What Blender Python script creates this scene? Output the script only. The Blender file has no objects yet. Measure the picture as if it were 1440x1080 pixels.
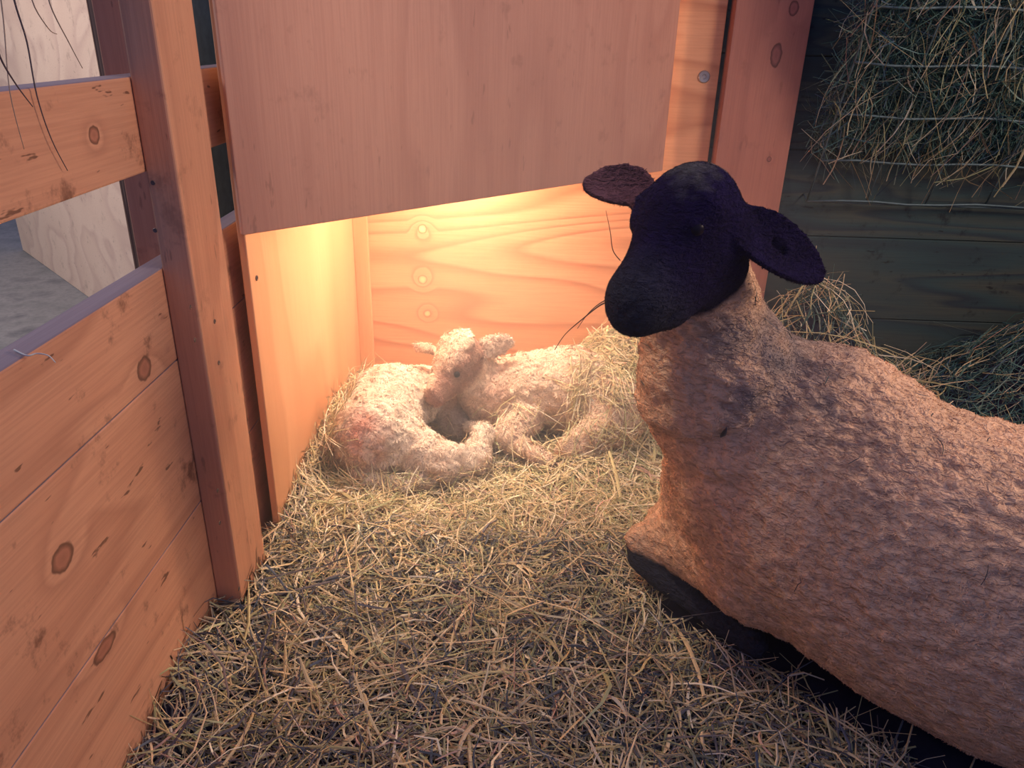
import bpy, math, random
import numpy as np
from mathutils import Vector, Matrix

# ------------------------------------------------------------------ camera
FOC = 1082.0                                   # focal length in pixels of a 1440 wide frame
MC = np.array([[0.9990, -0.0350, 0.0120],
               [0.0254, 0.4170, -0.9086],
               [0.0269, 0.9082, 0.4176]])
_y = np.array([30, 496, -1082.]); _y /= np.linalg.norm(_y)
_z = -np.array([-70, -2360, -1082.]); _z /= np.linalg.norm(_z)
_z = _z - _y * (_z @ _y); _z /= np.linalg.norm(_z)
_x = np.cross(_y, _z)
MC = np.array([_x, _y, _z])
CAM = np.array([0, 0, 1.0])
cd = bpy.data.cameras.new('camera')
cam = bpy.data.objects.new('camera', cd)
bpy.context.scene.collection.objects.link(cam)
cd.sensor_fit = 'HORIZONTAL'; cd.sensor_width = 36; cd.lens = 36 * FOC / 1440
cd.clip_start = 0.01
cam.matrix_world = Matrix([[*MC[0], CAM[0]], [*MC[1], CAM[1]], [*MC[2], CAM[2]], [0, 0, 0, 1]])
bpy.context.scene.camera = cam

sc = bpy.context.scene
sc.view_settings.view_transform = 'Standard'
sc.view_settings.look = 'None'
sc.view_settings.gamma = 1.0
sc.view_settings.use_curve_mapping = False
sc.view_settings.exposure = 0.0

# ------------------------------------------------------------------ world and lights
w = bpy.data.worlds.new('world'); sc.world = w; w.use_nodes = True
bg = w.node_tree.nodes['Background']
bg.inputs[0].default_value = (0.26, 0.34, 0.80, 1); bg.inputs[1].default_value = 0.44

def area(name, loc, target, size, power, color, spread=math.pi, shape='DISK'):
    l = bpy.data.lights.new(name, 'AREA'); l.shape = shape; l.size = size
    l.energy = power; l.color = color; l.spread = spread
    o = bpy.data.objects.new(name, l); sc.collection.objects.link(o)
    o.location = loc
    o.rotation_euler = (Vector(target) - Vector(loc)).to_track_quat('-Z', 'Y').to_euler()
    return o
# heat lamp hung inside the creep behind the plywood panel
l = bpy.data.lights.new('heat_lamp_bulb', 'POINT'); l.energy = 11; l.color = (1.0, 0.70, 0.46); l.shadow_soft_size = 0.05
lo = bpy.data.objects.new('heat_lamp_bulb', l); sc.collection.objects.link(lo); lo.location = (-0.17, 2.02, 0.735)
area('heat_lamp_reflector', (-0.16, 1.90, 0.90), (-0.12, 1.70, 0.0), 0.16, 10.5, (1.0, 0.72, 0.50), spread=2.5)
# added warm fill from the right, aimed at panel and fence
area('right_fill', (1.80, 1.0, 1.45), (-0.3, 1.3, 0.55), 0.7, 25, (1.0, 0.73, 0.57))
area('overhead_fill', (-0.05, 1.05, 2.1), (0.1, 1.3, 0.3), 0.5, 2.5, (1.0, 0.74, 0.62))  # added soft fill from overhead, no lamp known there
# added overhead spot, no lamp known there, throwing a soft pool on the bedding
l = bpy.data.lights.new('pool_spot', 'SPOT'); l.energy = 80; l.color = (1.0, 0.80, 0.60); l.spot_size = math.radians(43); l.spot_blend = 1.0; l.shadow_soft_size = 0.08
lo = bpy.data.objects.new('pool_spot', l); sc.collection.objects.link(lo); lo.location = (-0.38, 1.0, 2.05)
lo.rotation_euler = (Vector((0.07, 1.50, 0.1)) - lo.location).to_track_quat('-Z', 'Y').to_euler()
# daylight in the neighbouring stall beyond the fence
area('stall_daylight', (-2.6, 1.5, 2.2), (-1.9, 3.2, 0.5), 0.9, 55, (1.0, 0.88, 0.80))

def at(px, py, Z=None, Y=None, X=None):
    v = MC @ np.array([px - 720., 540. - py, -FOC])
    if Z is not None: t = (Z - CAM[2]) / v[2]
    elif Y is not None: t = (Y - CAM[1]) / v[1]
    else: t = (X - CAM[0]) / v[0]
    return CAM + v * t

rng = np.random.default_rng(7)

# ------------------------------------------------------------------ node helpers
class NT:
    def __init__(s, name, rough=0.6, spec=0.3):
        s.m = bpy.data.materials.new(name); s.m.use_nodes = True
        s.t = s.m.node_tree; s.b = s.t.nodes['Principled BSDF']
        s.b.inputs['Roughness'].default_value = rough
        s.b.inputs['Specular IOR Level'].default_value = spec
    def n(s, typ, **kw):
        nd = s.t.nodes.new(typ)
        for k, v in kw.items():
            setattr(nd, k, v)
        return nd
    def lk(s, a, b): s.t.links.new(a, b)
    def put(s, sock, v):
        if isinstance(v, bpy.types.NodeSocket): s.lk(v, sock)
        else: sock.default_value = v
    def math(s, op, a, b=0.0, c=0.0):
        nd = s.n('ShaderNodeMath', operation=op)
        s.put(nd.inputs[0], a); s.put(nd.inputs[1], b); s.put(nd.inputs[2], c)
        return nd.outputs[0]
    def vec(s, op, a, b=(0, 0, 0)):
        nd = s.n('ShaderNodeVectorMath', operation=op)
        s.put(nd.inputs[0], a); s.put(nd.inputs[1], b)
        return nd.outputs['Value'] if op in ('LENGTH', 'DOT_PRODUCT') else nd.outputs[0]
    def noise(s, v, scale, detail=3, rough=0.5, dist=0.0):
        nd = s.n('ShaderNodeTexNoise'); s.lk(v, nd.inputs['Vector'])
        nd.inputs['Scale'].default_value = scale; nd.inputs['Detail'].default_value = detail
        nd.inputs['Roughness'].default_value = rough; nd.inputs['Distortion'].default_value = dist
        return nd.outputs['Fac']
    def ramp(s, f, stops):
        nd = s.n('ShaderNodeValToRGB'); s.lk(f, nd.inputs[0])
        e = nd.color_ramp.elements
        while len(e) < len(stops): e.new(0.5)
        for i, (p, c) in enumerate(stops):
            e[i].position = p; e[i].color = (*c[:3], c[3] if len(c) > 3 else 1)
        return nd
    def mix(s, f, a, b, mode='MIX'):
        nd = s.n('ShaderNodeMix', data_type='RGBA', blend_type=mode)
        s.put(nd.inputs[0], f)
        for k, v in ((6, a), (7, b)):
            if isinstance(v, tuple): v = (*v[:3], 1)
            s.put(nd.inputs[k], v)
        return nd.outputs[2]
    def maprange(s, v, a, b, c=0., d=1., smooth=True):
        nd = s.n('ShaderNodeMapRange'); nd.interpolation_type = 'SMOOTHSTEP' if smooth else 'LINEAR'
        s.put(nd.inputs[0], v); nd.inputs[1].default_value = a; nd.inputs[2].default_value = b
        nd.inputs[3].default_value = c; nd.inputs[4].default_value = d
        return nd.outputs[0]
    def bump(s, h, strength, dist, base=None):
        nd = s.n('ShaderNodeBump'); nd.inputs['Strength'].default_value = strength
        nd.inputs['Distance'].default_value = dist; s.lk(h, nd.inputs['Height'])
        if base: s.lk(base, nd.inputs['Normal'])
        return nd.outputs[0]

def wood(name, light, mid, dark, axis, freq=9, figure=0.5, scale=3.0, stretch=7.0, knots=(), rough=0.55, fine=0.25, dirt=0.0, offset=(0, 0, 0), pale_knots=False):
    """axis: grain direction index. knots: (x,y,z, radius, stretch_along_grain)"""
    N = NT(name, rough, 0.35)
    geo = N.n('ShaderNodeNewGeometry')
    P = N.vec('ADD', geo.outputs['Position'], offset)
    st = [1.0] * 3; st[axis] = 1 / stretch
    Q = N.vec('MULTIPLY', P, tuple(st))
    warp = None
    kmix = []
    for (kx, ky, kz, r, ks) in knots:
        sv = [1.0] * 3; sv[axis] = 1 / ks
        d = N.vec('LENGTH', N.vec('MULTIPLY', N.vec('SUBTRACT', geo.outputs['Position'], (kx, ky, kz)), tuple(sv)))
        d = N.math('ADD', d, N.math('MULTIPLY', N.math('SUBTRACT', N.noise(geo.outputs['Position'], 70, 2, 0.5), 0.5), r * 0.45))
        infl = N.math('MULTIPLY', N.maprange(d, 0, r * 4, 1, 0), 0.10)
        warp = infl if warp is None else N.math('ADD', warp, infl)
        kmix.append((d, r))
    f = N.noise(Q, scale, 2, 0.45, 0.3)
    if warp is not None: f = N.math('ADD', f, warp)
    band = N.math('FRACT', N.math('MULTIPLY', f, freq))
    col = N.ramp(band, [(0.0, light), (0.55, mid), (0.86, dark), (1.0, light)]).outputs[0]
    soft = N.mix(0.5, light, mid)
    col = N.mix(figure, soft, col)
    st2 = [1.0] * 3; st2[axis] = 1 / 40
    fib = N.noise(N.vec('MULTIPLY', P, tuple(st2)), 260, 3, 0.6)
    col = N.mix(N.maprange(fib, 0.35, 0.7, 0, fine), col, dark)
    big = N.noise(P, 2.2, 3, 0.5)
    col = N.mix(N.maprange(big, 0.35, 0.75, 0, 0.35), col, mid)
    if dirt > 0:
        dn = N.noise(P, 14, 5, 0.7)
        col = N.mix(N.maprange(dn, 0.56, 0.72, 0, dirt), col, tuple(c * 0.4 for c in dark))
        sv = [1.6] * 3; sv[axis] = 0.35
        dn = N.noise(N.vec('MULTIPLY', N.vec('ADD', P, (3.1, 1.7, 0.4)), tuple(sv)), 36, 3, 0.6)
        col = N.mix(N.maprange(dn, 0.67, 0.71, 0, dirt), col, tuple(c * 0.25 for c in dark))
    for d, r in kmix:
        rp = N.ramp(N.math('DIVIDE', d, r), [(0.0, tuple(c * 1.0 for c in dark)), (0.55, tuple(c * 1.3 for c in dark)), (0.74, tuple(c * .8 for c in dark)), (0.9, tuple(c * .38 for c in dark))])
        if pale_knots: rp = N.ramp(N.math('DIVIDE', d, r), [(0.0, (0.95, 0.72, 0.40)), (0.5, (0.9, 0.62, 0.34)), (0.8, tuple(c * 1.1 for c in mid)), (0.95, dark)])
        m = N.maprange(d, r * 0.95, r * 1.12, 0.85, 0)
        col = N.mix(m, col, rp.outputs[0])
    N.lk(col, N.b.inputs['Base Color'])
    N.lk(N.bump(fib, 0.18, 0.002), N.b.inputs['Normal'])
    return N.m

# ------------------------------------------------------------------ object helpers
def mesh_np(name, V, F, mat=None, smooth=True, parent=None, origin=None, cols=None, attr='tint'):
    """V (n,3) float array, F (m,k) int array of equal-size faces or list of lists; recentred on origin"""
    V = np.asarray(V, np.float32)
    if origin is None:
        lo, hi = V.min(0), V.max(0); origin = ((lo[0] + hi[0]) / 2, (lo[1] + hi[1]) / 2, lo[2])
    origin = np.array(origin, np.float32)
    me = bpy.data.meshes.new(name)
    if isinstance(F, np.ndarray):
        k = F.shape[1]
        me.vertices.add(len(V)); me.vertices.foreach_set('co', (V - origin).ravel())
        me.loops.add(F.size); me.loops.foreach_set('vertex_index', F.astype(np.int32).ravel())
        me.polygons.add(len(F)); me.polygons.foreach_set('loop_start', np.arange(0, F.size, k, dtype=np.int32))
        me.update(calc_edges=True)
    else:
        me.from_pydata([tuple(v) for v in (V - origin)], [], F)
    me.polygons.foreach_set('use_smooth', [smooth] * len(me.polygons))
    if cols is not None:
        a = me.color_attributes.new(attr, 'FLOAT_COLOR', 'POINT')
        c = np.ones((len(V), 4), np.float32); c[:, :3] = cols
        a.data.foreach_set('color', c.ravel())
    me.update()
    o = bpy.data.objects.new(name, me); sc.collection.objects.link(o)
    if mat: me.materials.append(mat)
    if parent is not None:
        o.parent = parent
        po = np.array(parent.location)
        o.location = Vector(origin - po)
    else:
        o.location = Vector(origin)
    return o

def tag(o, label=None, cat=None, group=None, kind=None):
    if label: o['label'] = label
    if cat: o['category'] = cat
    if group: o['group'] = group
    if kind: o['kind'] = kind
    return o

def board(name, corners, thick, mat, parent=None, bev=0.002, origin=None):
    """slab: four corners (world) in order and a thickness vector; edges bevelled"""
    c = [Vector(p) for p in corners]; t = Vector(thick)
    vs = c + [p + t for p in c]
    fs = [[0, 1, 2, 3], [7, 6, 5, 4], [0, 4, 5, 1], [1, 5, 6, 2], [2, 6, 7, 3], [3, 7, 4, 0]]
    o = mesh_np(name, np.array(vs), fs, mat, False, parent, origin)
    import bmesh
    bm = bmesh.new(); bm.from_mesh(o.data)
    bmesh.ops.recalc_face_normals(bm, faces=bm.faces)
    if bev > 0:
        bmesh.ops.bevel(bm, geom=list(bm.edges), offset=bev, segments=2, affect='EDGES', profile=0.5)
    bm.to_mesh(o.data); bm.free()
    return o

def box(name, x0, x1, y0, y1, z0, z1, mat, parent=None, bev=0.002):
    return board(name, [(x0, y0, z0), (x1, y0, z0), (x1, y0, z1), (x0, y0, z1)], (0, y1 - y0, 0), mat, parent, bev)

def disc_part(name, c, nrm, r, depth, mat, parent, rings=((1.0, 0.0), (0.85, 1.0), (0.4, 0.9), (0.3, 0.3), (0.0, 0.3)), n=20):
    """small lathe: profile of (radius fraction, height fraction) along the normal"""
    nrm = Vector(nrm).normalized(); q = nrm.to_track_quat('Z', 'Y')
    V = []; F = []
    for (rr, hh) in rings:
        for k in range(n):
            a = 2 * math.pi * k / n
            V.append(Vector(c) + q @ Vector((math.cos(a) * r * rr, math.sin(a) * r * rr, depth * hh)))
    for i in range(len(rings) - 1):
        for k in range(n):
            F.append([i * n + k, i * n + (k + 1) % n, (i + 1) * n + (k + 1) % n, (i + 1) * n + k])
    return mesh_np(name, np.array(V), F, mat, False, parent, origin=tuple(c))

def tube_path(pts, r, n=6, closed=False):
    pts = [Vector(p) for p in pts]; V = []; F = []
    for i, p in enumerate(pts):
        a = pts[max(i - 1, 0)]; b = pts[min(i + 1, len(pts) - 1)]
        t = (b - a).normalized()
        u = t.cross(Vector((0.3, 0.2, 1))).normalized(); v = t.cross(u)
        rr = r[i] if isinstance(r, (list, tuple)) else r
        for k in range(n):
            an = 2 * math.pi * k / n
            V.append(p + (u * math.cos(an) + v * math.sin(an)) * rr)
    for i in range(len(pts) - 1):
        for k in range(n):
            F.append([i * n + k, i * n + (k + 1) % n, (i + 1) * n + (k + 1) % n, (i + 1) * n + k])
    F.append(list(range(n))[::-1]); F.append([(len(pts) - 1) * n + k for k in range(n)])
    return V, F

# ------------------------------------------------------------------ materials
XF, XI, YB = -0.541, -0.503, 2.22       # fence face, creep side sheet, back sheet
PL, PM, PD = (0.76, 0.41, 0.245), (0.66, 0.32, 0.185), (0.35, 0.14, 0.085)
m_fence = wood('pine_fence', PL, PM, PD, 1, freq=7, figure=0.35, scale=4, stretch=6, dirt=0.75,
               knots=[(XF, 0.737, 0.412, 0.017, 1.3), (XF, 1.00, 0.545, 0.017, 1.2), (XF, 0.985, 0.868, 0.011, 1.1), tuple(at(147, 912, X=XF)) + (0.012, 2.4)])
m_post = wood('pine_post', PL, PM, PD, 2, freq=6, figure=0.3, scale=5, stretch=8, dirt=0.35, offset=(2, 1, 0))
m_board = wood('pine_board', (0.46, 0.20, 0.145), (0.40, 0.165, 0.12), (0.22, 0.08, 0.07), 2, freq=7, figure=0.3, scale=4, stretch=8, dirt=0.2, offset=(5, 0, 0),
               knots=[(0.63, 2.18, 0.96, 0.014, 2.0), (0.655, 2.18, 1.07, 0.012, 1.5), (0.655, 2.18, 0.70, 0.006, 1.2)])
m_panel = wood('plywood_hanging', (0.60, 0.32, 0.235), (0.53, 0.265, 0.19), (0.36, 0.15, 0.115), 2, freq=8, figure=0.30, scale=2.6, stretch=5, dirt=0.25, offset=(1, 3, 0))
m_plyback = wood('plywood_back', (0.80, 0.42, 0.23), (0.74, 0.36, 0.185), (0.42, 0.13, 0.06), 0, freq=15, figure=0.68, scale=2.6, stretch=5, offset=(0, 4, 1),
                 knots=[(-0.303, YB, 0.468, 0.013, 1), (-0.306, YB, 0.315, 0.013, 1), (-0.293, YB, 0.208, 0.011, 1)], pale_knots=True)
m_plyside = wood('plywood_side', (0.80, 0.45, 0.25), (0.72, 0.37, 0.19), (0.56, 0.25, 0.12), 2, freq=7, figure=0.45, scale=2.4, stretch=3.5, offset=(0, 7, 1))
m_plyedge = wood('plywood_edge', (0.55, 0.33, 0.2), (0.35, 0.2, 0.12), (0.16, 0.08, 0.06), 2, freq=10, figure=0.9, scale=30, stretch=60)
m_plypale = wood('plywood_pale', (0.72, 0.55, 0.44), (0.64, 0.47, 0.37), (0.44, 0.29, 0.25), 0, freq=9, figure=0.5, scale=2.2, stretch=3, dirt=0.4, offset=(0, 2, 5))
m_railtop = wood('grey_top', (0.34, 0.28, 0.30), (0.28, 0.22, 0.25), (0.16, 0.12, 0.15), 1, freq=8, figure=0.3)
m_plank = wood('dark_plank', (0.075, 0.08, 0.062), (0.024, 0.062, 0.075), (0.010, 0.014, 0.035), 0, freq=9, figure=0.6, scale=6, stretch=9, dirt=0.7, rough=0.8)  # shade of the rack wall put into the dark plank colour
def flat(name, col, rough=0.7, metal=0.0, spec=0.3):
    N = NT(name, rough, spec); N.b.inputs['Base Color'].default_value = (*col, 1); N.b.inputs['Metallic'].default_value = metal
    geo = N.n('ShaderNodeNewGeometry'); f = N.noise(geo.outputs['Position'], 40, 4, 0.6)
    N.lk(N.mix(N.maprange(f, 0.3, 0.75, 0, 0.6), col, tuple(c * 0.6 for c in col)), N.b.inputs['Base Color'])
    return N.m
m_steel = flat('galvanised_steel', (0.45, 0.42, 0.40), 0.4, 0.8)
m_screw = flat('screw_steel', (0.16, 0.12, 0.11), 0.45, 0.6)
m_wire = flat('rack_wire', (0.10, 0.16, 0.19), 0.5, 0.3)
m_teal = flat('dark_teal_boards', (0.17, 0.30, 0.38), 0.8)
m_dark_base = flat('bedding_base', (0.022, 0.024, 0.05), 1.0)  # rotted hay base, coloured near-black to paint the shade between strands

def concrete():
    N = NT('concrete', 0.8); geo = N.n('ShaderNodeNewGeometry'); P = geo.outputs['Position']
    f = N.noise(P, 6, 5, 0.6); g = N.noise(P, 60, 3, 0.6)
    c = N.ramp(f, [(0.3, (0.17, 0.17, 0.17)), (0.55, (0.24, 0.23, 0.23)), (0.75, (0.11, 0.11, 0.12))]).outputs[0]
    c = N.mix(N.maprange(g, 0.4, 0.7, 0, 0.3), c, (0.1, 0.1, 0.11))
    N.lk(c, N.b.inputs['Base Color']); N.lk(N.bump(g, 0.12, 0.002), N.b.inputs['Normal'])
    return N.m
m_conc = concrete()

def haymat(name, mul=(1, 1, 1)):
    N = NT(name, 0.55, 0.35)
    a = N.n('ShaderNodeAttribute'); a.attribute_name = 'tint'
    c = N.mix(1.0, a.outputs['Color'], mul, 'MULTIPLY')
    N.lk(c, N.b.inputs['Base Color'])
    return N.m
m_hay = haymat('hay')

# ------------------------------------------------------------------ structure
def struct(o): o['kind'] = 'structure'; return o
struct(box('floor', -3.6, 2.2, -1.6, 5.6, -0.10, -0.06, m_conc, bev=0))
# back wall of horizontal planks, behind rack
def plank_wall(name, x0, x1, y, zs, mat):
    V = []; F = []
    for z0, z1 in zip(zs[:-1], zs[1:]):
        a, b = z0, z1
        prof = [(y + 0.03, a), (y + 0.006, a), (y, a + 0.003), (y, b - 0.003), (y + 0.006, b), (y + 0.03, b)]
        n0 = len(V)
        for x in (x0, x1):
            V += [(x, yy, zz) for yy, zz in prof]
        k = len(prof)
        for i in range(k):
            j = (i + 1) % k
            F.append([n0 + i, n0 + k + i, n0 + k + j, n0 + j])
        F.append([n0 + i for i in range(k)]); F.append([n0 + k + i for i in range(k)][::-1])
    return mesh_np(name, np.array(V), F, mat, False)
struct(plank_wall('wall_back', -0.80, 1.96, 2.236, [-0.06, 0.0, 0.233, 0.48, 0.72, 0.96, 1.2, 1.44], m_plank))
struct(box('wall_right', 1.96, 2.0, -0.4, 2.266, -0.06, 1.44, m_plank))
struct(box('wall_left', -3.64, -3.6, -1.0, 5.4, -0.06, 1.9, m_teal))

# creep plywood
o = tag(box('plywood_sheet', XI, 0.498, YB, YB + 0.014, -0.055, 1.30, m_plyback), 'lit plywood sheet on the back wall of the creep behind the lambs', 'plywood sheet')
disc_part('washer', at(990, 108, Y=YB - 0.001), (0, -1, 0), 0.016, 0.003, m_steel, o)
o2 = tag(box('plywood_sheet', XI - 0.014, XI, 1.35, YB, -0.055, 1.30, m_plyside), 'plywood side sheet left of the lambs, meeting the corner', 'plywood sheet')
disc_part('screw', at(361, 391, X=XI + 0.0005), (1, 0, 0), 0.0055, 0.0015, m_screw, o2)
tag(box('corner_batten', XI, XI + 0.042, YB - 0.020, YB - 0.0005, -0.055, 1.30, m_plyside), 'narrow wooden batten up the inner corner of the creep', 'batten')
# hanging diagonal panel
b0 = Vector((XI + 0.001, 1.338, 0.657)); b1 = Vector((0.372, 2.198, 0.657))
d = (b1 - b0).normalized(); nb = Vector((-d.y, d.x, 0))
pan = board('hanging_plywood', [b0, b1, b1 + Vector((0, 0, 0.75)), b0 + Vector((0, 0, 0.75))], nb * 0.012, m_panel)
tag(pan, 'large plywood panel hung diagonally across the corner above the lambs', 'plywood panel')
# post board on back wall
pb = box('post_board', 0.510, 0.705, 2.180, 2.2355, -0.055, 1.40, m_board)
tag(pb, 'reddish wide vertical board right of the plywood, beside the hay rack', 'board')

# left fence
FY0, FY1 = 0.15, 2.20
def rail(z0, z1, label, y0=FY0, y1=FY1):
    o = box('fence_board', XF - 0.038, XF, y0, y1, z0, z1, m_fence, bev=0.003)
    tag(o, label, 'fence board', 'boards of the left fence')
    o.data.materials.append(m_railtop)
    for p in o.data.polygons:
        if p.normal.z > 0.8: p.material_index = 1  # upward faces take the grey wood
    return o
rail(-0.055, 0.2529, 'lowest wide board of the left fence, touching the hay')
rail(0.2531, 0.5159, 'wide board with a round ringed knot in the middle of the left fence')
rail(0.5161, 0.664, 'solid fence board with grey top edge, below the opening')
rail(0.804, 0.930, 'separate upper fence board with open gaps above and below it')
rail(1.085, 1.22, 'topmost fence board, above the frame, with hay drooping from it')
post = box('fence_post', XF + 0.0005, -0.496, 1.10, 1.235, -0.055, 1.45, m_post, bev=0.003)
tag(post, 'upright wooden post with screw holes standing in front of the left fence', 'post')
for (px, py) in [(268, 432), (302, 452), (274, 478), (308, 510), (306, 690), (309, 735), (336, 828)]:
    disc_part('screw_hole', at(px, py, X=-0.4956), (1, 0, 0), 0.004, 0.0006, m_screw, post, n=12)
for (px, py) in [(215, 257), (218, 324)]:
    disc_part('screw_hole', at(px, py, Y=1.0996), (0, -1, 0), 0.0035, 0.0006, m_screw, post, n=12)
# behind the fence
box_stud = box('wooden_stud', -0.622, -0.5805, 1.190, 1.228, -0.055, 1.45, m_post)
tag(box_stud, 'narrow upright stud seen behind the fence beside the pale plywood edge', 'stud')
e1 = Vector(at(208, 478, Z=-0.058)); dr = MC @ np.array([-440 - 720., 540 - 20., -FOC]); dr = Vector((dr[0], dr[1], 0)).normalized(); e2 = e1 + dr * 1.6
up = Vector((0, 0, 1.75)); nn = Vector((-dr.y, dr.x, 0))
if nn.y < 0: nn = -nn
pp = board('plywood_partition', [e1, e2, e2 + up, e1 + up], nn * 0.030, m_plypale)
pp.data.materials.append(m_plyedge)
for p in pp.data.polygons:
    if abs(p.normal.dot(dr)) > 0.9: p.material_index = 1
tag(pp, 'pale stained plywood partition seen through the left fence gaps', 'plywood partition')
dk = box('stall_divider', -0.80, -0.78, 1.86, 2.20, -0.055, 1.5, m_teal)
tag(dk, 'dark blue grey divider seen through the gap between post and panel', 'divider')

# ------------------------------------------------------------------ hay rack
def rack():
    root = bpy.data.objects.new('hay_rack', None); sc.collection.objects.link(root); root.location = (1.1, 2.2, 0.58)
    tag(root, 'wire hay rack full of hay fixed on the dark plank wall', 'hay rack')
    x0, x1 = 0.785, 1.90
    def pt(x, z): # leaning wire plane: bottom near wall, top out
        return (x, 2.195 - (z - 0.59) * 0.40, z)
    for z in (0.59, 0.705, 0.825, 0.95, 1.075, 1.2):
        V, F = tube_path([pt(x0 + (x1 - x0) * t / 12, z + 0.004 * math.sin(t * 1.7 + z * 9)) for t in range(13)], 0.0034, 6)
        mesh_np('wire', np.array(V), F, m_wire, True, root)
    x = x0
    while x < x1:
        V, F = tube_path([pt(x, 0.59 + 0.61 * t / 8) for t in range(9)], 0.0026, 6)
        mesh_np('wire', np.array(V) + np.array([0, 0.004, 0]), F, m_wire, True, root)
        x += 0.165
    # bottom returns to wall
    V, F = tube_path([(x0, 2.234, 0.60), (x0, 2.20, 0.585), (x1, 2.20, 0.585), (x1, 2.234, 0.60)], 0.0028, 6)
    mesh_np('wire', np.array(V), F, m_wire, True, root)
rack()

# ------------------------------------------------------------------ signed-distance sculpting
def noise3(P, scale, seed=0):
    """smooth value noise in -1..1"""
    Q = P * scale + seed * 17.3
    I = np.floor(Q).astype(np.int64); f = Q - I; f = f * f * (3 - 2 * f)
    def h(a, b, c):
        n = (a * 73856093) ^ (b * 19349663) ^ (c * 83492791) ^ (seed * 2654435)
        n = (n ^ (n >> 13)) * 1274126177 & 0x7fffffff
        n = (n ^ (n >> 15)) & 0xffff
        return n / 32767.5 - 1
    r = 0
    for dx in (0, 1):
        for dy in (0, 1):
            for dz in (0, 1):
                wgt = (f[..., 0] if dx else 1 - f[..., 0]) * (f[..., 1] if dy else 1 - f[..., 1]) * (f[..., 2] if dz else 1 - f[..., 2])
                r = r + wgt * h(I[..., 0] + dx, I[..., 1] + dy, I[..., 2] + dz)
    return r
def cone(P, a, b, ra, rb):
    a = np.asarray(a, np.float32); b = np.asarray(b, np.float32)
    ab = b - a; L2 = float(ab @ ab) + 1e-9
    t = np.clip(((P - a) @ ab) / L2, 0, 1)
    return np.linalg.norm(P - a - t[..., None] * ab, axis=-1) - (ra + (rb - ra) * t)
def ell(P, c, ax, r):
    """ellipsoid, ax = 3x3 rows are unit axes"""
    q = (P - np.asarray(c, np.float32)) @ np.asarray(ax, np.float32).T
    r = np.asarray(r, np.float32)
    k0 = np.linalg.norm(q / r, axis=-1); k1 = np.linalg.norm(q / (r * r), axis=-1)
    return k0 * (k0 - 1.0) / (k1 + 1e-6)
def smin(a, b, k):
    h = np.clip(0.5 + 0.5 * (b - a) / k, 0, 1)
    return b + (a - b) * h - k * h * (1 - h)
def smax(a, b, k): return -smin(-a, -b, k)
def surface_nets(fn, lo, hi, h):
    lo = np.array(lo, np.float32); n = np.ceil((np.array(hi) - lo) / h).astype(int) + 1
    ax = [lo[i] + np.arange(n[i], dtype=np.float32) * h for i in range(3)]
    D = np.empty(n, np.float32)
    for i in range(0, n[0], 16):
        X, Y, Z = np.meshgrid(ax[0][i:i + 16], ax[1], ax[2], indexing='ij')
        D[i:i + 16] = fn(np.stack([X, Y, Z], -1))
    S = D < 0
    nx, ny, nz = n
    acc = np.zeros((nx - 1, ny - 1, nz - 1, 3), np.float32); cnt = np.zeros((nx - 1, ny - 1, nz - 1), np.float32)
    corners = [(i, j, k) for i in (0, 1) for j in (0, 1) for k in (0, 1)]
    sl = lambda c: (slice(c[0], nx - 1 + c[0]), slice(c[1], ny - 1 + c[1]), slice(c[2], nz - 1 + c[2]))
    for c in corners:
        for a in range(3):
            if c[a] == 0:
                e = list(c); e[a] = 1; e = tuple(e)
                da, db = D[sl(c)], D[sl(e)]
                m = (da < 0) != (db < 0)
                t = np.where(m, da / np.where(m, da - db, 1), 0)
                for q in range(3):
                    acc[..., q] += np.where(m, c[q] + (t if q == a else 0), 0)
                cnt += m
    mask = cnt > 0
    idx = -np.ones(mask.shape, np.int64); idx[mask] = np.arange(mask.sum())
    ijk = np.argwhere(mask)
    V = lo + (ijk + acc[mask] / cnt[mask][:, None]) * h
    Fs = []
    for a in range(3):
        b, c = (a + 1) % 3, (a + 2) % 3
        s0 = [slice(None)] * 3; s1 = [slice(None)] * 3
        s0[a] = slice(0, n[a] - 1); s1[a] = slice(1, n[a])
        ch = S[tuple(s0)] != S[tuple(s1)]
        E = np.argwhere(ch)
        E = E[(E[:, b] > 0) & (E[:, c] > 0) & (E[:, b] < n[b] - 1) & (E[:, c] < n[c] - 1)]
        fl = S[tuple(s0)][tuple(E.T)]
        def cell(db, dc):
            q = E.copy(); q[:, b] -= db; q[:, c] -= dc
            return idx[tuple(q.T)]
        q = np.stack([cell(1, 1), cell(0, 1), cell(0, 0), cell(1, 0)], 1)
        q[~fl] = q[~fl][:, ::-1]
        Fs.append(q)
    F = np.concatenate(Fs)
    return V.astype(np.float32), F[(F >= 0).all(1)]
def vnormals(fn, V, e=0.003):
    N = np.zeros_like(V)
    for a in range(3):
        d = np.zeros(3, np.float32); d[a] = e
        N[:, a] = fn(V + d) - fn(V - d)
    return N / (np.linalg.norm(N, axis=1, keepdims=True) + 1e-9)
def relax(fn, V, it=3):
    for _ in range(it):
        N = vnormals(fn, V); V = V - N * fn(V)[:, None] * 0.8
    return V

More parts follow.
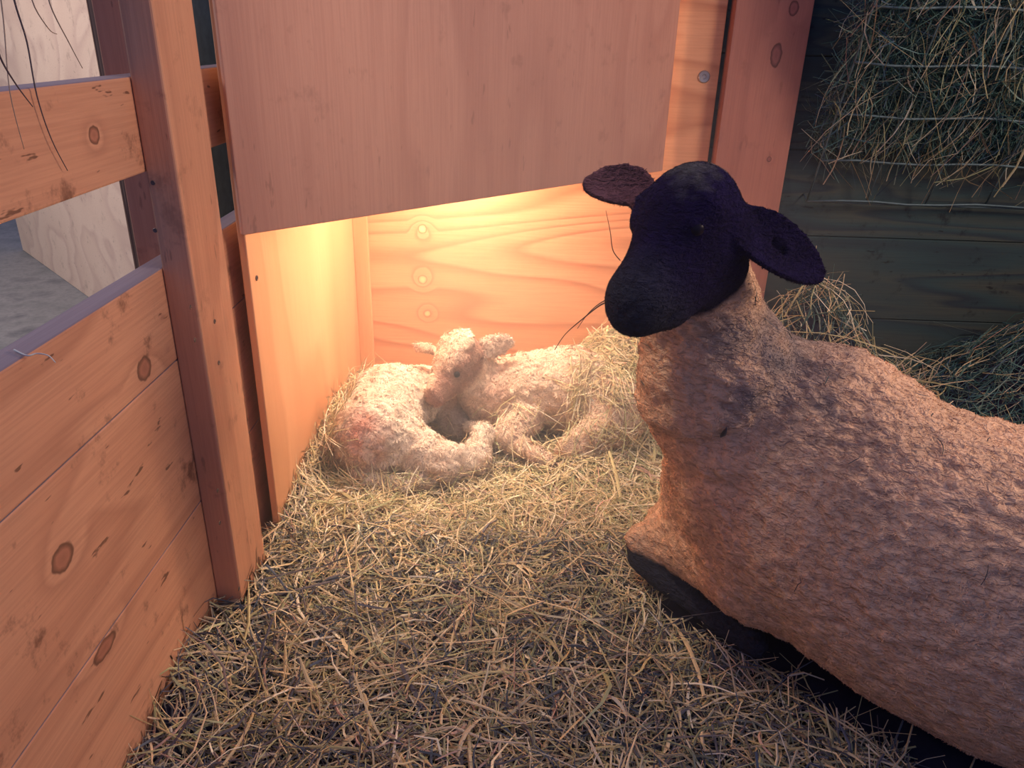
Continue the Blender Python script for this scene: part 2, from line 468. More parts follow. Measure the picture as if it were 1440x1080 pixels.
def tufts(V, F, Nrm, keep, count, length, width, rng, flow=None, curl=0.5, cols=None, colj=0.06, tri=False, lift=0.6, clump=0.0):
    """short curved hairs standing on a surface: returns V,F,cols"""
    A, B, Cc, Dd = V[F[:, 0]], V[F[:, 1]], V[F[:, 2]], V[F[:, 3]]
    area_ = np.linalg.norm(np.cross(Cc - A, Dd - B), axis=1) * keep[F].mean(1)
    p = area_ / area_.sum()
    f = rng.choice(len(F), count, p=p)
    s, t = rng.random(count)[:, None], rng.random(count)[:, None]
    P = (A[f] * (1 - s) + B[f] * s) * (1 - t) + (Dd[f] * (1 - s) + Cc[f] * s) * t
    Nn = Nrm[F[f]].mean(1); Nn /= np.linalg.norm(Nn, axis=1, keepdims=True) + 1e-9
    R = rng.normal(size=(count, 3)).astype(np.float32)
    if clump > 0:
        for a in range(3):
            R[:, a] = R[:, a] * (1 - clump) + clump * 2.2 * noise3(P, 70, 11 + a)
    if flow is not None: R = R * 0.5 + np.asarray(flow)
    T = R - Nn * (R * Nn).sum(1, keepdims=True); T /= np.linalg.norm(T, axis=1, keepdims=True) + 1e-9
    L = length * (0.6 + 0.8 * rng.random(count))[:, None]
    Wd = np.cross(Nn, T) * width * (0.7 + 0.6 * rng.random(count))[:, None]
    k = [P - Nn * 0.001, P + (Nn * lift + T * (1 - lift)) * L * 0.55, P + (Nn * lift * 0.8 + T * (1 - lift * 0.3) * (0.6 + curl)) * L]
    VV = np.stack([k[0] - Wd, k[0] + Wd, k[1] - Wd * .8, k[1] + Wd * .8, k[2] - Wd * .15, k[2] + Wd * .15], 1).reshape(-1, 3)
    b = np.arange(count)[:, None] * 6
    FF = np.concatenate([b + np.array([[0, 1, 3, 2]]), b + np.array([[2, 3, 5, 4]])])
    cc = None
    if cols is not None:
        c = cols[F[f]].mean(1) * (1 + colj * rng.normal(size=(count, 1)))
        cc = np.repeat(np.clip(c, 0, 1), 6, 0)
    return VV, FF, cc

def woolmat(name, bump=0.6, scale=110, squash=(1, 1, 1), depth=0.006):
    N = NT(name, 0.95, 0.08)
    geo = N.n('ShaderNodeNewGeometry'); P = N.vec('MULTIPLY', geo.outputs['Position'], squash)
    a = N.n('ShaderNodeAttribute'); a.attribute_name = 'tint'
    f = N.noise(P, scale, 3, 0.55, 0.6); g = N.noise(P, scale * 0.28, 3, 0.5)
    col = N.mix(N.maprange(f, 0.35, 0.55, 0.55, 0), a.outputs['Color'], N.mix(1.0, a.outputs['Color'], (0.5, 0.42, 0.42), 'MULTIPLY'))
    N.lk(col, N.b.inputs['Base Color'])
    h = N.math('ADD', f, g)
    if bump: N.lk(N.bump(h, bump, depth), N.b.inputs['Normal'])
    N.b.inputs['Sheen Weight'].default_value = 0.0
    return N.m
m_wool = woolmat('wool_skin', 0.8, 150)
m_fleece = woolmat('wool_tufts', 0)
m_shorn = woolmat('shorn_wool', 1.0, 105, (0.8, 0.8, 1.7), 0.010)

WOOL = np.array([0.80, 0.51, 0.32]); BLACK = np.array([0.010, 0.006, 0.040])

# ------------------------------------------------------------------ the ewe
def ortho(f, l):
    f = np.array(f, float); f /= np.linalg.norm(f)
    l = np.array(l, float); l -= f * (l @ f); l /= np.linalg.norm(l)
    return f, l, np.cross(f, l)      # forward, lateral (animal's left), up
camR, camU, camB = MC[:, 0], MC[:, 1], MC[:, 2]
DRAPE = {}
def build_ewe():
    poll = at(973, 287, Y=1.10)
    hf, hl, hu = ortho(camR * -0.117 - camU * 0.145 + camB * 0.060, camR * 0.115 - camU * 0.035 + camB * 0.14)
    if hu @ np.array([0, 0, 1]) < 0: hu = -hu
    H = lambda a, b, c: poll + hf * a + hl * b + hu * c   # forward, left, up (metres)
    mz = H(0.19, 0, -0.01)
    sh = np.array([0.49, 1.15, 0.325]); md = np.array([0.75, 0.97, 0.235]); rp = np.array([1.12, 0.82, 0.225])
    nb_ = at(1008, 535, Y=1.19); nt_ = at(981, 430, Y=1.19)
    ax_b = (rp - sh) / np.linalg.norm(rp - sh); ax_l = np.cross([0, 0, 1], ax_b); ax_l /= np.linalg.norm(ax_l); ax_u = np.cross(ax_b, ax_l)
    AX = np.array([ax_b, ax_l, ax_u])
    Ee = np.array([hf, hl, hu])
    # ear frames
    earL0 = H(0.005, 0.056, -0.015); earL1 = at(1152, 385, Y=1.10)
    earR0 = H(-0.005, -0.055, 0.02); earR1 = at(826, 257, Y=1.16)
    def earframe(a, b, nhint):
        e = b - a; L = np.linalg.norm(e); e /= L; n = nhint - e * (nhint @ e); n /= np.linalg.norm(n); return np.array([e, np.cross(n, e), n]), L
    eLf, eLl = earframe(earL0, earL1, camB * 1.0 + np.array([0, 0, 0.2])); eRf, eRl = earframe(earR0, earR1, camB + hu * 0.4)
    knee = at(905, 762, Z=0.095); elbow = np.array([0.42, 1.08, 0.17]); shld = np.array([0.47, 1.08, 0.29])
    def ear(P, a, fr, L, w):
        c = a + fr[0] * L * 0.55
        q = (P - c.astype(np.float32)) @ fr.T.astype(np.float32)
        u = q[..., 0] / (L * 0.52)
        ww = w * np.sqrt(np.clip(1 - u * u, 0.0004, 1)) * (1 - 0.18 * u)
        cup = 0.012 * (q[..., 1] / w) ** 2
        d = np.maximum(np.abs(q[..., 1]) - ww, np.abs(q[..., 2] - cup + 0.004) - 0.0055)
        return smax(d, np.abs(q[..., 0]) - L * 0.52, 0.004) * 0.8
    def headf(P):
        d = ell(P, H(0.012, 0, -0.007), Ee, (0.080, 0.064, 0.064))                 # cranium
        d = smin(d, cone(P, H(0.02, 0, -0.02), H(0.15, 0, -0.030), 0.062, 0.045), 0.03)   # face
        d = smin(d, ell(P, H(0.160, 0, -0.034), Ee, (0.052, 0.041, 0.046)), 0.02)  # muzzle
        d = smin(d, cone(P, H(0.025, 0.0, -0.078), H(0.12, 0.0, -0.070), 0.058, 0.042), 0.03)  # jaw
        d = smin(d, cone(P, H(0.03, 0.052, 0.018), H(0.055, 0.048, 0.018), 0.020, 0.012), 0.02)  # brow left
        d = smin(d, cone(P, H(0.03, -0.052, 0.018), H(0.055, -0.048, 0.018), 0.020, 0.012), 0.02)
        d = smax(d, -cone(P, H(0.205, 0.014, -0.012), H(0.192, 0.030, -0.004), 0.006, 0.004), 0.004)  # nostrils
        d = smax(d, -cone(P, H(0.205, -0.014, -0.012), H(0.192, -0.030, -0.004), 0.006, 0.004), 0.004)
        d = smax(d, -cone(P, H(0.212, 0.0, -0.056), H(0.135, 0.052, -0.062), 0.0035, 0.003), 0.004)    # mouth line
        return d
    def fn(P):
        P = P.astype(np.float32)
        # trunk
        d = ell(P, md, AX, (0.48, 0.235, 0.25))
        d = smin(d, ell(P, sh, AX, (0.19, 0.165, 0.235)), 0.08)
        d = smin(d, ell(P, rp, AX, (0.27, 0.215, 0.235)), 0.08)
        # neck
        d = smin(d, cone(P, sh + np.array([-0.05, 0.02, 0.0]), nb_, 0.160, 0.125), 0.06)
        d = smin(d, cone(P, nb_, nt_, 0.120, 0.088), 0.05)
        d = smin(d, cone(P, nt_, H(0.01, 0.0, -0.05), 0.084, 0.066), 0.04)
        # chest
        d = smin(d, ell(P, np.array([0.395, 1.25, 0.22]), np.eye(3), (0.120, 0.11, 0.17)), 0.06)
        # near foreleg folded: upper arm to knee, cannon tucked back
        d = smin(d, cone(P, shld, elbow, 0.10, 0.085), 0.05)
        d = smin(d, cone(P, elbow, knee + np.array([0.045, -0.01, 0.01]), 0.078, 0.050), 0.04)
        d = smin(d, cone(P, knee + np.array([0.05, -0.01, 0.01]), knee, 0.046, 0.036), 0.03)
        lg0 = knee + np.array([0.0, -0.005, -0.030]); lg1 = at(1010, 872, Z=0.03)
        leg = cone(P, lg0, lg1, 0.030, 0.024)
        leg = np.minimum(leg, cone(P, lg1, at(1060, 905, Z=0.03), 0.030, 0.026))
        d = smin(d, leg, 0.012)
        # far foreleg bulge
        d = smin(d, cone(P, np.array([0.39, 1.33, 0.16]), np.array([0.31, 1.35, 0.07]), 0.065, 0.04), 0.05)
        # hind leg (thigh)
        d = smin(d, ell(P, np.array([1.02, 0.66, 0.16]), AX, (0.17, 0.07, 0.15)), 0.05)
        # folds on the neck and wool relief
        q = (P @ np.array([0.55, 0.25, -0.8], np.float32))
        nk = np.clip(1 - np.linalg.norm(P - (nb_ + np.array([0.02, -0.05, -0.03])).astype(np.float32), axis=-1) / 0.22, 0, 1)
        d = d + 0.008 * nk * np.sin(q * 95 + 3 * noise3(P, 7, 3))
        d = d + 0.003 * noise3(P, 14, 1) + 0.0026 * noise3(P * np.array([1.0, 1.0, 1.6], np.float32), 62, 2)
        hd = headf(P)
        d = smin(d, hd, 0.022)
        d = smin(d, ear(P, earL0, eLf, eLl, 0.040), 0.012)
        d = smin(d, ear(P, earR0, eRf, eRl, 0.031), 0.012)
        # torn tag slit in the left ear
        s0 = at(1091, 341, Y=1.08) ; s1 = at(1107, 353, Y=1.08)
        vv = s1 - s0
        cs = earL0 + eLf[0] * ((s0 - earL0) @ eLf[0]); ce = earL0 + eLf[0] * ((s1 - earL0) @ eLf[0])
        d = smax(d, -cone(P, cs + eLf[1] * ((s0 - earL0) @ eLf[1]), ce + eLf[1] * ((s1 - earL0) @ eLf[1]), 0.006, 0.006), 0.002)
        # wool cap on the poll
        return d
    V, F = surface_nets(fn, (0.03, 0.45, -0.03), (1.50, 1.52, 0.98), 0.0052)
    V = relax(fn, V, 2)
    Nn = vnormals(fn, V)
    hd = headf(V)
    eard = np.minimum(ear(V, earL0, eLf, eLl, 0.040), ear(V, earR0, eRf, eRl, 0.031))
    legd = np.minimum(cone(V, knee + np.array([0.0, -0.005, -0.036]), at(1010, 872, Z=0.03), 0.031, 0.026), cone(V, at(1010, 872, Z=0.03), at(1085, 915, Z=0.02), 0.046, 0.046))
    blk = np.minimum(np.minimum(hd, eard), legd) + 0.004 * noise3(V, 30, 5)
    # wool behind the ears and the jaw
    q = (V - poll) @ np.array([hf, hl, hu]).T
    back = np.clip((-0.045 - q[:, 0]) / 0.02, 0, 1)
    m = np.clip((0.022 - blk) / 0.008, 0, 1) * (1 - np.where(eard < 0.006, 0, back))
    cap = np.clip(1.2 - np.linalg.norm((q - np.array([-0.022, 0.018, 0.062])) / np.array([0.055, 0.055, 0.035]), axis=1) + 0.5 * noise3(V, 90, 8), 0, 1) * 0.65
    wl = WOOL * (1 + 0.10 * noise3(V, 12, 4)[:, None])
    # grubby grey patches over the neck and spine, as worn into the shorn fleece
    grub = np.clip(0.9 - np.abs(((V - (nb_ + np.array([0.10, 0.02, 0.03]))) @ np.array([[0.7, -0.5, 0.5]]).T)[:, 0]) / 0.04, 0, 1) * np.clip(1 - np.linalg.norm(V - (nb_ + np.array([0.10, 0, 0.02])), axis=1) / 0.17, 0, 1)
    grub = np.clip(grub * 1.6 + 0.0, 0, 0.8)
    wl = wl * (1 - grub[:, None]) + np.array([0.12, 0.15, 0.18]) * grub[:, None]
    sp = np.clip((noise3(V, 26, 6) + noise3(V, 70, 9) * 0.6 - 0.62) * 2.0, 0, 0.35) * np.clip((V[:, 2] - 0.3) * 6, 0.2, 1)
    wl = wl * (1 - sp[:, None]) + np.array([0.18, 0.13, 0.14]) * sp[:, None]
    bk = BLACK * (1 + 0.2 * noise3(V, 40, 7)[:, None])
    mzl = np.clip((q[:, 0] - 0.10) / 0.08, 0, 1)  # muzzle fur lightened in colour, in place of lamp light falling short
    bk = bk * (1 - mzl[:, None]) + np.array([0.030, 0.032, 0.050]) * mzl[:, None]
    # bare-ish pinkish inside of far ear
    bk = bk * (1 - cap[:, None]) + np.array([0.10, 0.10, 0.10]) * cap[:, None]
    eR = ear(V, earR0, eRf, eRl, 0.031); inn = ((V - earR0) @ eRf[2] > 0) & (eR < 0.006)
    bk = np.where(inn[:, None], np.array([[0.09, 0.04, 0.06]]), bk)
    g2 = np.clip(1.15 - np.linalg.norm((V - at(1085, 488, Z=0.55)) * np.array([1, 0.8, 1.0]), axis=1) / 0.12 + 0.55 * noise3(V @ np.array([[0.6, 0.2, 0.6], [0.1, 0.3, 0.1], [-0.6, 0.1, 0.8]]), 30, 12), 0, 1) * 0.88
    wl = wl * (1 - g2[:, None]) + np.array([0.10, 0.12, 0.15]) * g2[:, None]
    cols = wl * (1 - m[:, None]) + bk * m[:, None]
    crimp = noise3(V * np.array([1.0, 1.0, 2.0]) + 0.01 * noise3(V, 30, 3)[:, None], 62, 14) + 0.6 * noise3(V, 125, 15)
    V = V + Nn * (0.0024 * crimp * (1 - m))[:, None]
    cols = cols * (1 + 0.10 * crimp * (1 - m))[:, None]
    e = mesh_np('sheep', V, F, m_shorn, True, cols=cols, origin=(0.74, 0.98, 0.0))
    tag(e, 'shorn adult sheep with black face and ears lying on the hay at right', 'sheep')
    DRAPE['sheep'] = (V[m < 0.1], Nn[m < 0.1])
    woolk = (1 - m) ** 2
    r2 = np.random.default_rng(3)
    VV, FF, cc = tufts(V, F, Nn, woolk, 80000, 0.0042, 0.0006, r2, cols=cols, lift=0.55, clump=0.6)
    mesh_np('fleece', VV, FF, m_fleece, False, e, cols=cc, origin=(0.74, 0.98, 0.0))
    VV, FF, cc = tufts(V, F, Nn, m * (V[:, 2] > 0.3), 16000, 0.005, 0.0005, r2, cols=cols, flow=hf, lift=0.25, curl=0.3)
    mesh_np('face_hair', VV, FF, m_fleece, False, e, cols=cc, origin=(0.74, 0.98, 0.0))
    # eyes
    for s in (-1, 1):
        c = H(0.060, 0.0505 * s, 0.012)
        n0 = len(V)
        th = np.linspace(0, np.pi, 13); ph = np.linspace(0, 2 * np.pi, 20, endpoint=False)
        T, Pp = np.meshgrid(th, ph, indexing='ij')
        SV = np.stack([np.sin(T) * np.cos(Pp), np.sin(T) * np.sin(Pp), np.cos(T)], -1).reshape(-1, 3) * 0.013 + c
        SF = [[i * 20 + j, i * 20 + (j + 1) % 20, (i + 1) * 20 + (j + 1) % 20, (i + 1) * 20 + j] for i in range(12) for j in range(20)]
        mesh_np('eye', SV, SF, m_eye, True, e)
    return H
N_ = NT('eye_gloss', 0.35, 0.15); N_.b.inputs['Base Color'].default_value = (0.006, 0.004, 0.014, 1)
m_eye = N_.m
HEAD = build_ewe()

# ------------------------------------------------------------------ lambs
LW = np.array([0.88, 0.74, 0.60])
def lamb_left():
    A = lambda px, py, z: at(px, py, Z=z)
    rump = A(528, 612, .095); mid = A(548, 568, .11); shl = A(600, 552, .10)
    def fn(P):
        P = P.astype(np.float32)
        d = cone(P, rump, mid, 0.098, 0.096)
        d = smin(d, cone(P, mid, shl, 0.094, 0.070), 0.03)
        d = smin(d, cone(P, A(560, 622, .075), A(622, 650, .055), 0.070, 0.046), 0.025)      # thigh
        d = smin(d, cone(P, A(622, 655, .045), A(668, 645, .045), 0.042, 0.034), 0.02)      # shin
        d = smin(d, cone(P, A(668, 648, .045), A(680, 608, .075), 0.032, 0.024), 0.012)     # cannon
        d = smin(d, cone(P, A(680, 608, .075), A(662, 600, .060), 0.020, 0.014), 0.008)
        d = smin(d, cone(P, A(482, 640, .045), A(520, 676, .022), 0.020, 0.019), 0.015)      # tail
        d = smin(d, cone(P, A(520, 676, .022), A(575, 684, .018), 0.019, 0.014), 0.008)
        d = smin(d, cone(P, A(583, 678, .022), A(604, 680, .018), 0.020, 0.016), 0.010)
        d = smin(d, cone(P, A(622, 560, .07), A(640, 595, .045), 0.048, 0.036), 0.02)        # neck + tucked head
        d = smin(d, cone(P, A(640, 595, .045), A(668, 608, .028), 0.034, 0.020), 0.015)
        d = d + 0.0035 * noise3(P, 45, 21) + 0.0022 * noise3(P, 110, 22)
        # crease between thigh and flank
        return d
    V, F = surface_nets(fn, (-0.62, 1.38, -0.03), (-0.02, 2.12, 0.27), 0.0045)
    V = relax(fn, V, 1); Nn = vnormals(fn, V)
    cols = LW * (1 + 0.06 * noise3(V, 20, 2)[:, None])
    red = np.clip(1.1 - np.linalg.norm(V - A(505, 610, .14), axis=1) / 0.07 + 0.4 * noise3(V, 40, 3), 0, 1) * 0.55
    cols = cols * (1 - red[:, None]) + np.array([0.75, 0.28, 0.22]) * red[:, None]
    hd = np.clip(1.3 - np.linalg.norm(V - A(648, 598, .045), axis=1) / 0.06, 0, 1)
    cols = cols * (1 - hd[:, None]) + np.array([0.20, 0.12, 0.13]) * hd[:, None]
    o = mesh_np('lamb', V, F, m_wool, True, cols=cols)
    DRAPE['lamb1'] = (V, Nn)
    tag(o, 'curled white lamb with reddish rump mark, nearest the left plywood', 'lamb', 'sleeping lambs')
    r2 = np.random.default_rng(5)
    VV, FF, cc = tufts(V, F, Nn, np.ones(len(V)), 60000, 0.011, 0.0010, r2, cols=cols, lift=0.5, clump=0.75)
    mesh_np('fleece', VV, FF, m_fleece, False, o, cols=cc, origin=tuple(o.location))
def lamb_right():
    A = lambda px, py, z: at(px, py, Z=z)
    poll = at(644, 503, Y=1.82); tip = at(604, 557, Y=1.735)
    f, l, u = ortho(tip - poll, camR * 0.12 + camU * 0.035 + camB * 0.05)
    if u[2] < 0: u = -u
    H = lambda a, b, c: poll + f * a + l * b + u * c
    Ee = np.array([f, l, u])
    L = np.linalg.norm(tip - poll)
    er0 = at(668, 494, Y=1.84); er1 = at(718, 480, Y=1.86); el0 = at(616, 494, Y=1.86); el1 = at(585, 486, Y=1.87)
    def earf(P, a, b, w):
        e = b - a; LL = np.linalg.norm(e); e = e / LL; n = camB - e * (camB @ e); n /= np.linalg.norm(n)
        fr = np.array([e, np.cross(n, e), n]).astype(np.float32)
        return ell(P, (a + b) / 2, fr, (LL * 0.6, w, 0.007))
    def headf(P):
        d = ell(P, H(0.0, 0, -0.004), Ee, (0.064, 0.058, 0.054))
        d = smin(d, cone(P, H(0.03, 0, -0.010), H(L - 0.02, 0, -0.014), 0.049, 0.029), 0.02)
        d = smin(d, ell(P, H(L - 0.018, 0, -0.016), Ee, (0.028, 0.025, 0.025)), 0.01)
        d = smin(d, cone(P, H(0.02, 0, -0.04), H(L - 0.04, 0, -0.034), 0.026, 0.016), 0.015)
        for s in (-1, 1):
            d = smax(d, -ell(P, H(0.052, 0.045 * s, 0.006), Ee, (0.011, 0.006, 0.006)), 0.006)
            d = smax(d, -cone(P, H(L + 0.004, 0.009 * s, -0.010), H(L - 0.002, 0.013 * s, -0.006), 0.002, 0.002), 0.003)
        return d
    def fn(P):
        P = P.astype(np.float32)
        d = cone(P, A(745, 548, .12), A(800, 548, .12), 0.100, 0.115)
        d = smin(d, cone(P, A(800, 552, .11), A(862, 580, .095), 0.108, 0.092), 0.03)
        d = smin(d, cone(P, A(742, 545, .13), A(690, 530, .145), 0.072, 0.050), 0.03)        # neck
        d = smin(d, cone(P, A(690, 530, .145), H(-0.01, 0, -0.03), 0.055, 0.045), 0.02)
        d = smin(d, cone(P, A(735, 590, .075), A(712, 614, .05), 0.052, 0.036), 0.02)        # folded foreleg
        d = smin(d, cone(P, A(712, 616, .045), A(750, 640, .03), 0.032, 0.020), 0.012)
        d = smin(d, cone(P, A(750, 640, .03), A(770, 648, .024), 0.019, 0.016), 0.008)
        d = smin(d, cone(P, A(850, 605, .075), A(800, 632, .045), 0.060, 0.030), 0.02)       # hind leg
        d = smin(d, cone(P, A(800, 634, .040), A(836, 646, .026), 0.024, 0.016), 0.010)
        d = d + 0.0035 * noise3(P, 50, 31) + 0.0024 * noise3(P, 120, 32)
        d = smin(d, headf(P) + 0.0015 * noise3(P, 110, 33), 0.014)
        d = smin(d, earf(P, er0, er1, 0.027), 0.008)
        d = smin(d, cone(P, H(0.01, 0, -0.06), A(692, 585, .05), 0.050, 0.055), 0.02)
        d = smin(d, ell(P, A(702, 566, .095), np.eye(3), (0.060, 0.06, 0.085)), 0.03)
        d = smin(d, earf(P, el0, el1, 0.013), 0.008)
        # woolly topknot
        d = smin(d, ell(P, H(-0.020, 0.0, 0.032), Ee, (0.045, 0.048, 0.024)) + 0.005 * noise3(P, 80, 34), 0.012)
        return d
    V, F = surface_nets(fn, (-0.36, 1.45, -0.03), (0.46, 2.16, 0.33), 0.0045)
    V = relax(fn, V, 1); Nn = vnormals(fn, V)
    cols = LW * np.array([0.98, 0.90, 0.84]) * (1 + 0.06 * noise3(V, 20, 2)[:, None])
    hdm = np.clip((0.012 - headf(V)) / 0.01, 0, 1)
    q = (V - poll) @ Ee.T
    brown = hdm * np.clip((q[:, 1] + 0.004) / 0.02, 0, 1) * np.clip((0.040 - q[:, 2]) / 0.02, 0, 1) * 0.85
    cols = cols * (1 - brown[:, None]) + np.array([0.40, 0.20, 0.15]) * brown[:, None]
    nose = np.clip((q[:, 0] - L + 0.014) / 0.01, 0, 1) * hdm * 0.7
    cols = cols * (1 - nose[:, None]) + np.array([0.36, 0.19, 0.16]) * nose[:, None]
    earm = np.clip((0.004 - earf(V, er0, er1, 0.027)) / 0.004, 0, 1) * 0.45
    cols = cols * (1 - earm[:, None]) + np.array([0.42, 0.28, 0.24]) * earm[:, None]
    thr = np.clip(1.25 - np.linalg.norm(V - A(692, 560, .10), axis=1) / 0.09 + 0.3 * noise3(V, 40, 3), 0, 1) * 0.85
    cols = cols * (1 - thr[:, None]) + np.array([0.55, 0.22, 0.15]) * thr[:, None]
    o = mesh_np('lamb', V, F, m_wool, True, cols=cols)
    DRAPE['lamb'] = (V, Nn)
    tag(o, 'lamb whose sleeping head rests on the other, nearer the sheep', 'lamb', 'sleeping lambs')
    r2 = np.random.default_rng(6)
    keep = 1 - 0.5 * hdm
    VV, FF, cc = tufts(V, F, Nn, keep, 70000, 0.0095, 0.0010, r2, cols=cols, lift=0.5, clump=0.75)
    mesh_np('fleece', VV, FF, m_fleece, False, o, cols=cc, origin=tuple(o.location))
    for s in (-1, 1):
        c = H(0.052, 0.0435 * s, 0.006)
        th = np.linspace(0, np.pi, 9); ph = np.linspace(0, 2 * np.pi, 14, endpoint=False)
        T, Pp = np.meshgrid(th, ph, indexing='ij')
        SV = np.stack([np.sin(T) * np.cos(Pp), np.sin(T) * np.sin(Pp), np.cos(T)], -1).reshape(-1, 3) * 0.008 + c
        SF = [[i * 14 + j, i * 14 + (j + 1) % 14, (i + 1) * 14 + (j + 1) % 14, (i + 1) * 14 + j] for i in range(8) for j in range(14)]
        mesh_np('eye', SV, SF, m_eye, True, o)
lamb_left(); lamb_right()

# ------------------------------------------------------------------ hay
def hayh(x, y):
    """height of the bedding surface"""
    x = np.asarray(x, float); y = np.asarray(y, float)
    g = lambda cx, cy, sx, sy, a: a * np.exp(-((x - cx) / sx) ** 2 - ((y - cy) / sy) ** 2)
    h = g(0.28, 2.10, 0.16, 0.28, 0.20) + g(0.16, 1.62, 0.10, 0.16, 0.03)
    h = h + g(-0.50, 1.62, 0.035, 0.30, 0.07) + g(-0.50, 1.95, 0.04, 0.2, 0.05)
    h = h + g(-0.53, 0.95, 0.05, 0.25, 0.05)
    h = h + g(0.78, 1.75, 0.22, 0.25, 0.10) + g(1.60, 1.95, 0.42, 0.40, 0.38) + g(0.82, 2.10, 0.18, 0.14, 0.33)
    h = h + g(-0.42, 1.50, 0.3, 0.10, 0.015)
    P = np.stack([x, y, np.zeros_like(x)], -1)
    h = h + 0.010 * noise3(P, 9, 41) + 0.006 * noise3(P, 25, 42)
    return h
def bedding_base():
    xs = np.arange(-0.5405, 1.95, 0.02); ys = np.arange(0.2, 2.2195, 0.02)
    X, Y = np.meshgrid(xs, ys, indexing='ij')
    Z = hayh(X, Y) - 0.016
    V = np.stack([X, Y, Z], -1).reshape(-1, 3); n = len(ys)
    i, j = np.meshgrid(np.arange(len(xs) - 1), np.arange(n - 1), indexing='ij'); b = (i * n + j).ravel()
    F = np.stack([b, b + n, b + n + 1, b + 1], 1)
    return V, F

STRAW = np.array([[0.66, 0.52, 0.30], [0.74, 0.62, 0.40], [0.52, 0.44, 0.22], [0.42, 0.42, 0.22], [0.56, 0.36, 0.28], [0.34, 0.26, 0.20], [0.80, 0.72, 0.54]])
SW = np.array([0.28, 0.2, 0.17, 0.16, 0.04, 0.05, 0.10])
GREEN = np.array([[0.04, 0.115, 0.12], [0.07, 0.15, 0.13], [0.18, 0.25, 0.21], [0.02, 0.05, 0.09], [0.38, 0.38, 0.30]])  # green hay, shade of the rack put into its dark colours
GW = np.array([0.3, 0.28, 0.14, 0.23, 0.05])
STRAW2 = np.concatenate([STRAW, [[0.14, 0.13, 0.14], [0.09, 0.11, 0.14], [0.24, 0.25, 0.18]]])
SW2 = np.concatenate([SW * 0.6, [0.20, 0.20, 0.12]])
def strands(P, Dv, L, W, bend, rng, pal, pw, flatr=0.5, kink=0.25):
    """ribbons and stalks through centres P along Dv; each is a bent 3-sided blade"""
    n = len(P)
    Dv = Dv / np.linalg.norm(Dv, axis=1, keepdims=True)
    side = np.cross(Dv, np.array([0, 0, 1.]) + 0.3 * rng.normal(size=(n, 3))); side /= np.linalg.norm(side, axis=1, keepdims=True) + 1e-9
    upv = np.cross(side, Dv)
    bd = (side * rng.normal(size=(n, 1)) + upv * rng.normal(size=(n, 1)) * 0.35) * (bend * L)[:, None]
    kk = (rng.random(n) < kink)[:, None] * rng.normal(size=(n, 1)) * side * (0.18 * L)[:, None]
    ts = np.linspace(-0.5, 0.5, 5)
    thick = np.where(rng.random(n) < flatr, 0.25, 0.8)[:, None]
    rings = []
    for i, t in enumerate(ts):
        c = P + Dv * (t * L)[:, None] + bd * (1 - (2 * t) ** 2) + (kk if i == 3 else 0)
        wv = (W * (1 - 0.55 * max(0, t * 2) ** 2 - 0.2 * max(0, -t * 2)))[:, None]
        rings.append(np.stack([c - side * wv * .5, c + side * wv * .5, c + upv * wv * thick * .6], 1))
    VV = np.stack(rings, 1).reshape(-1, 3)
    b = (np.arange(n) * 15)[:, None]
    FF = []
    for i in range(4):
        for k in range(3):
            a0, a1 = i * 3 + k, i * 3 + (k + 1) % 3
            FF.append(b + np.array([[a0, a1, a1 + 3, a0 + 3]]))
    FF = np.concatenate(FF)
    ci = rng.choice(len(pal), n, p=pw / pw.sum())
    col = pal[ci] * (1 + 0.15 * rng.normal(size=(n, 1)))
    cols = np.repeat(np.clip(col, 0.01, 1), 15, 0)
    return VV, FF, cols
def merge(parts):
    Vs, Fs, Cs = [], [], []; o = 0
    for V, F, C in parts:
        Vs.append(V); Fs.append(F + o); Cs.append(C); o += len(V)
    return np.concatenate(Vs), np.concatenate(Fs), np.concatenate(Cs)
def inside_animals(P):
    """keep strands out of the animals' bulk"""
    d1 = ((P - np.array([0.78, 0.95, 0.2])) @ np.array([[0.82, -0.40, 0], [0.40, 0.82, 0], [0, 0, 1]]).T) / np.array([0.52, 0.22, 0.3])
    a = (np.linalg.norm(d1, axis=1) < 0.95)
    d2 = (P - at(560, 590, Z=0.08)) / np.array([0.125, 0.14, 0.2])
    d3 = (P - at(785, 565, Z=0.08)) / np.array([0.15, 0.115, 0.2])
    d4 = (P - np.array([0.38, 1.2, 0.2])) / np.array([0.13, 0.15, 0.4])
    return a | (np.linalg.norm(d2, axis=1) < 0.95) | (np.linalg.norm(d3, axis=1) < 0.95) | (np.linalg.norm(d4, axis=1) < 0.95)
def clampx(V):
    V[:, 0] = np.minimum(V[:, 0], 1.957)
    V[:, 0] = np.maximum(V[:, 0], np.where(V[:, 1] > 1.34, XI + 0.001, np.where((V[:, 1] > 1.09) & (V[:, 1] < 1.245), -0.495, XF + 0.001)))
    V[:, 1] = np.minimum(V[:, 1], YB - 0.002 + 0.014 * (V[:, 0] > 0.72))
    V[:, 2] = np.maximum(V[:, 2], -0.054)
    return V
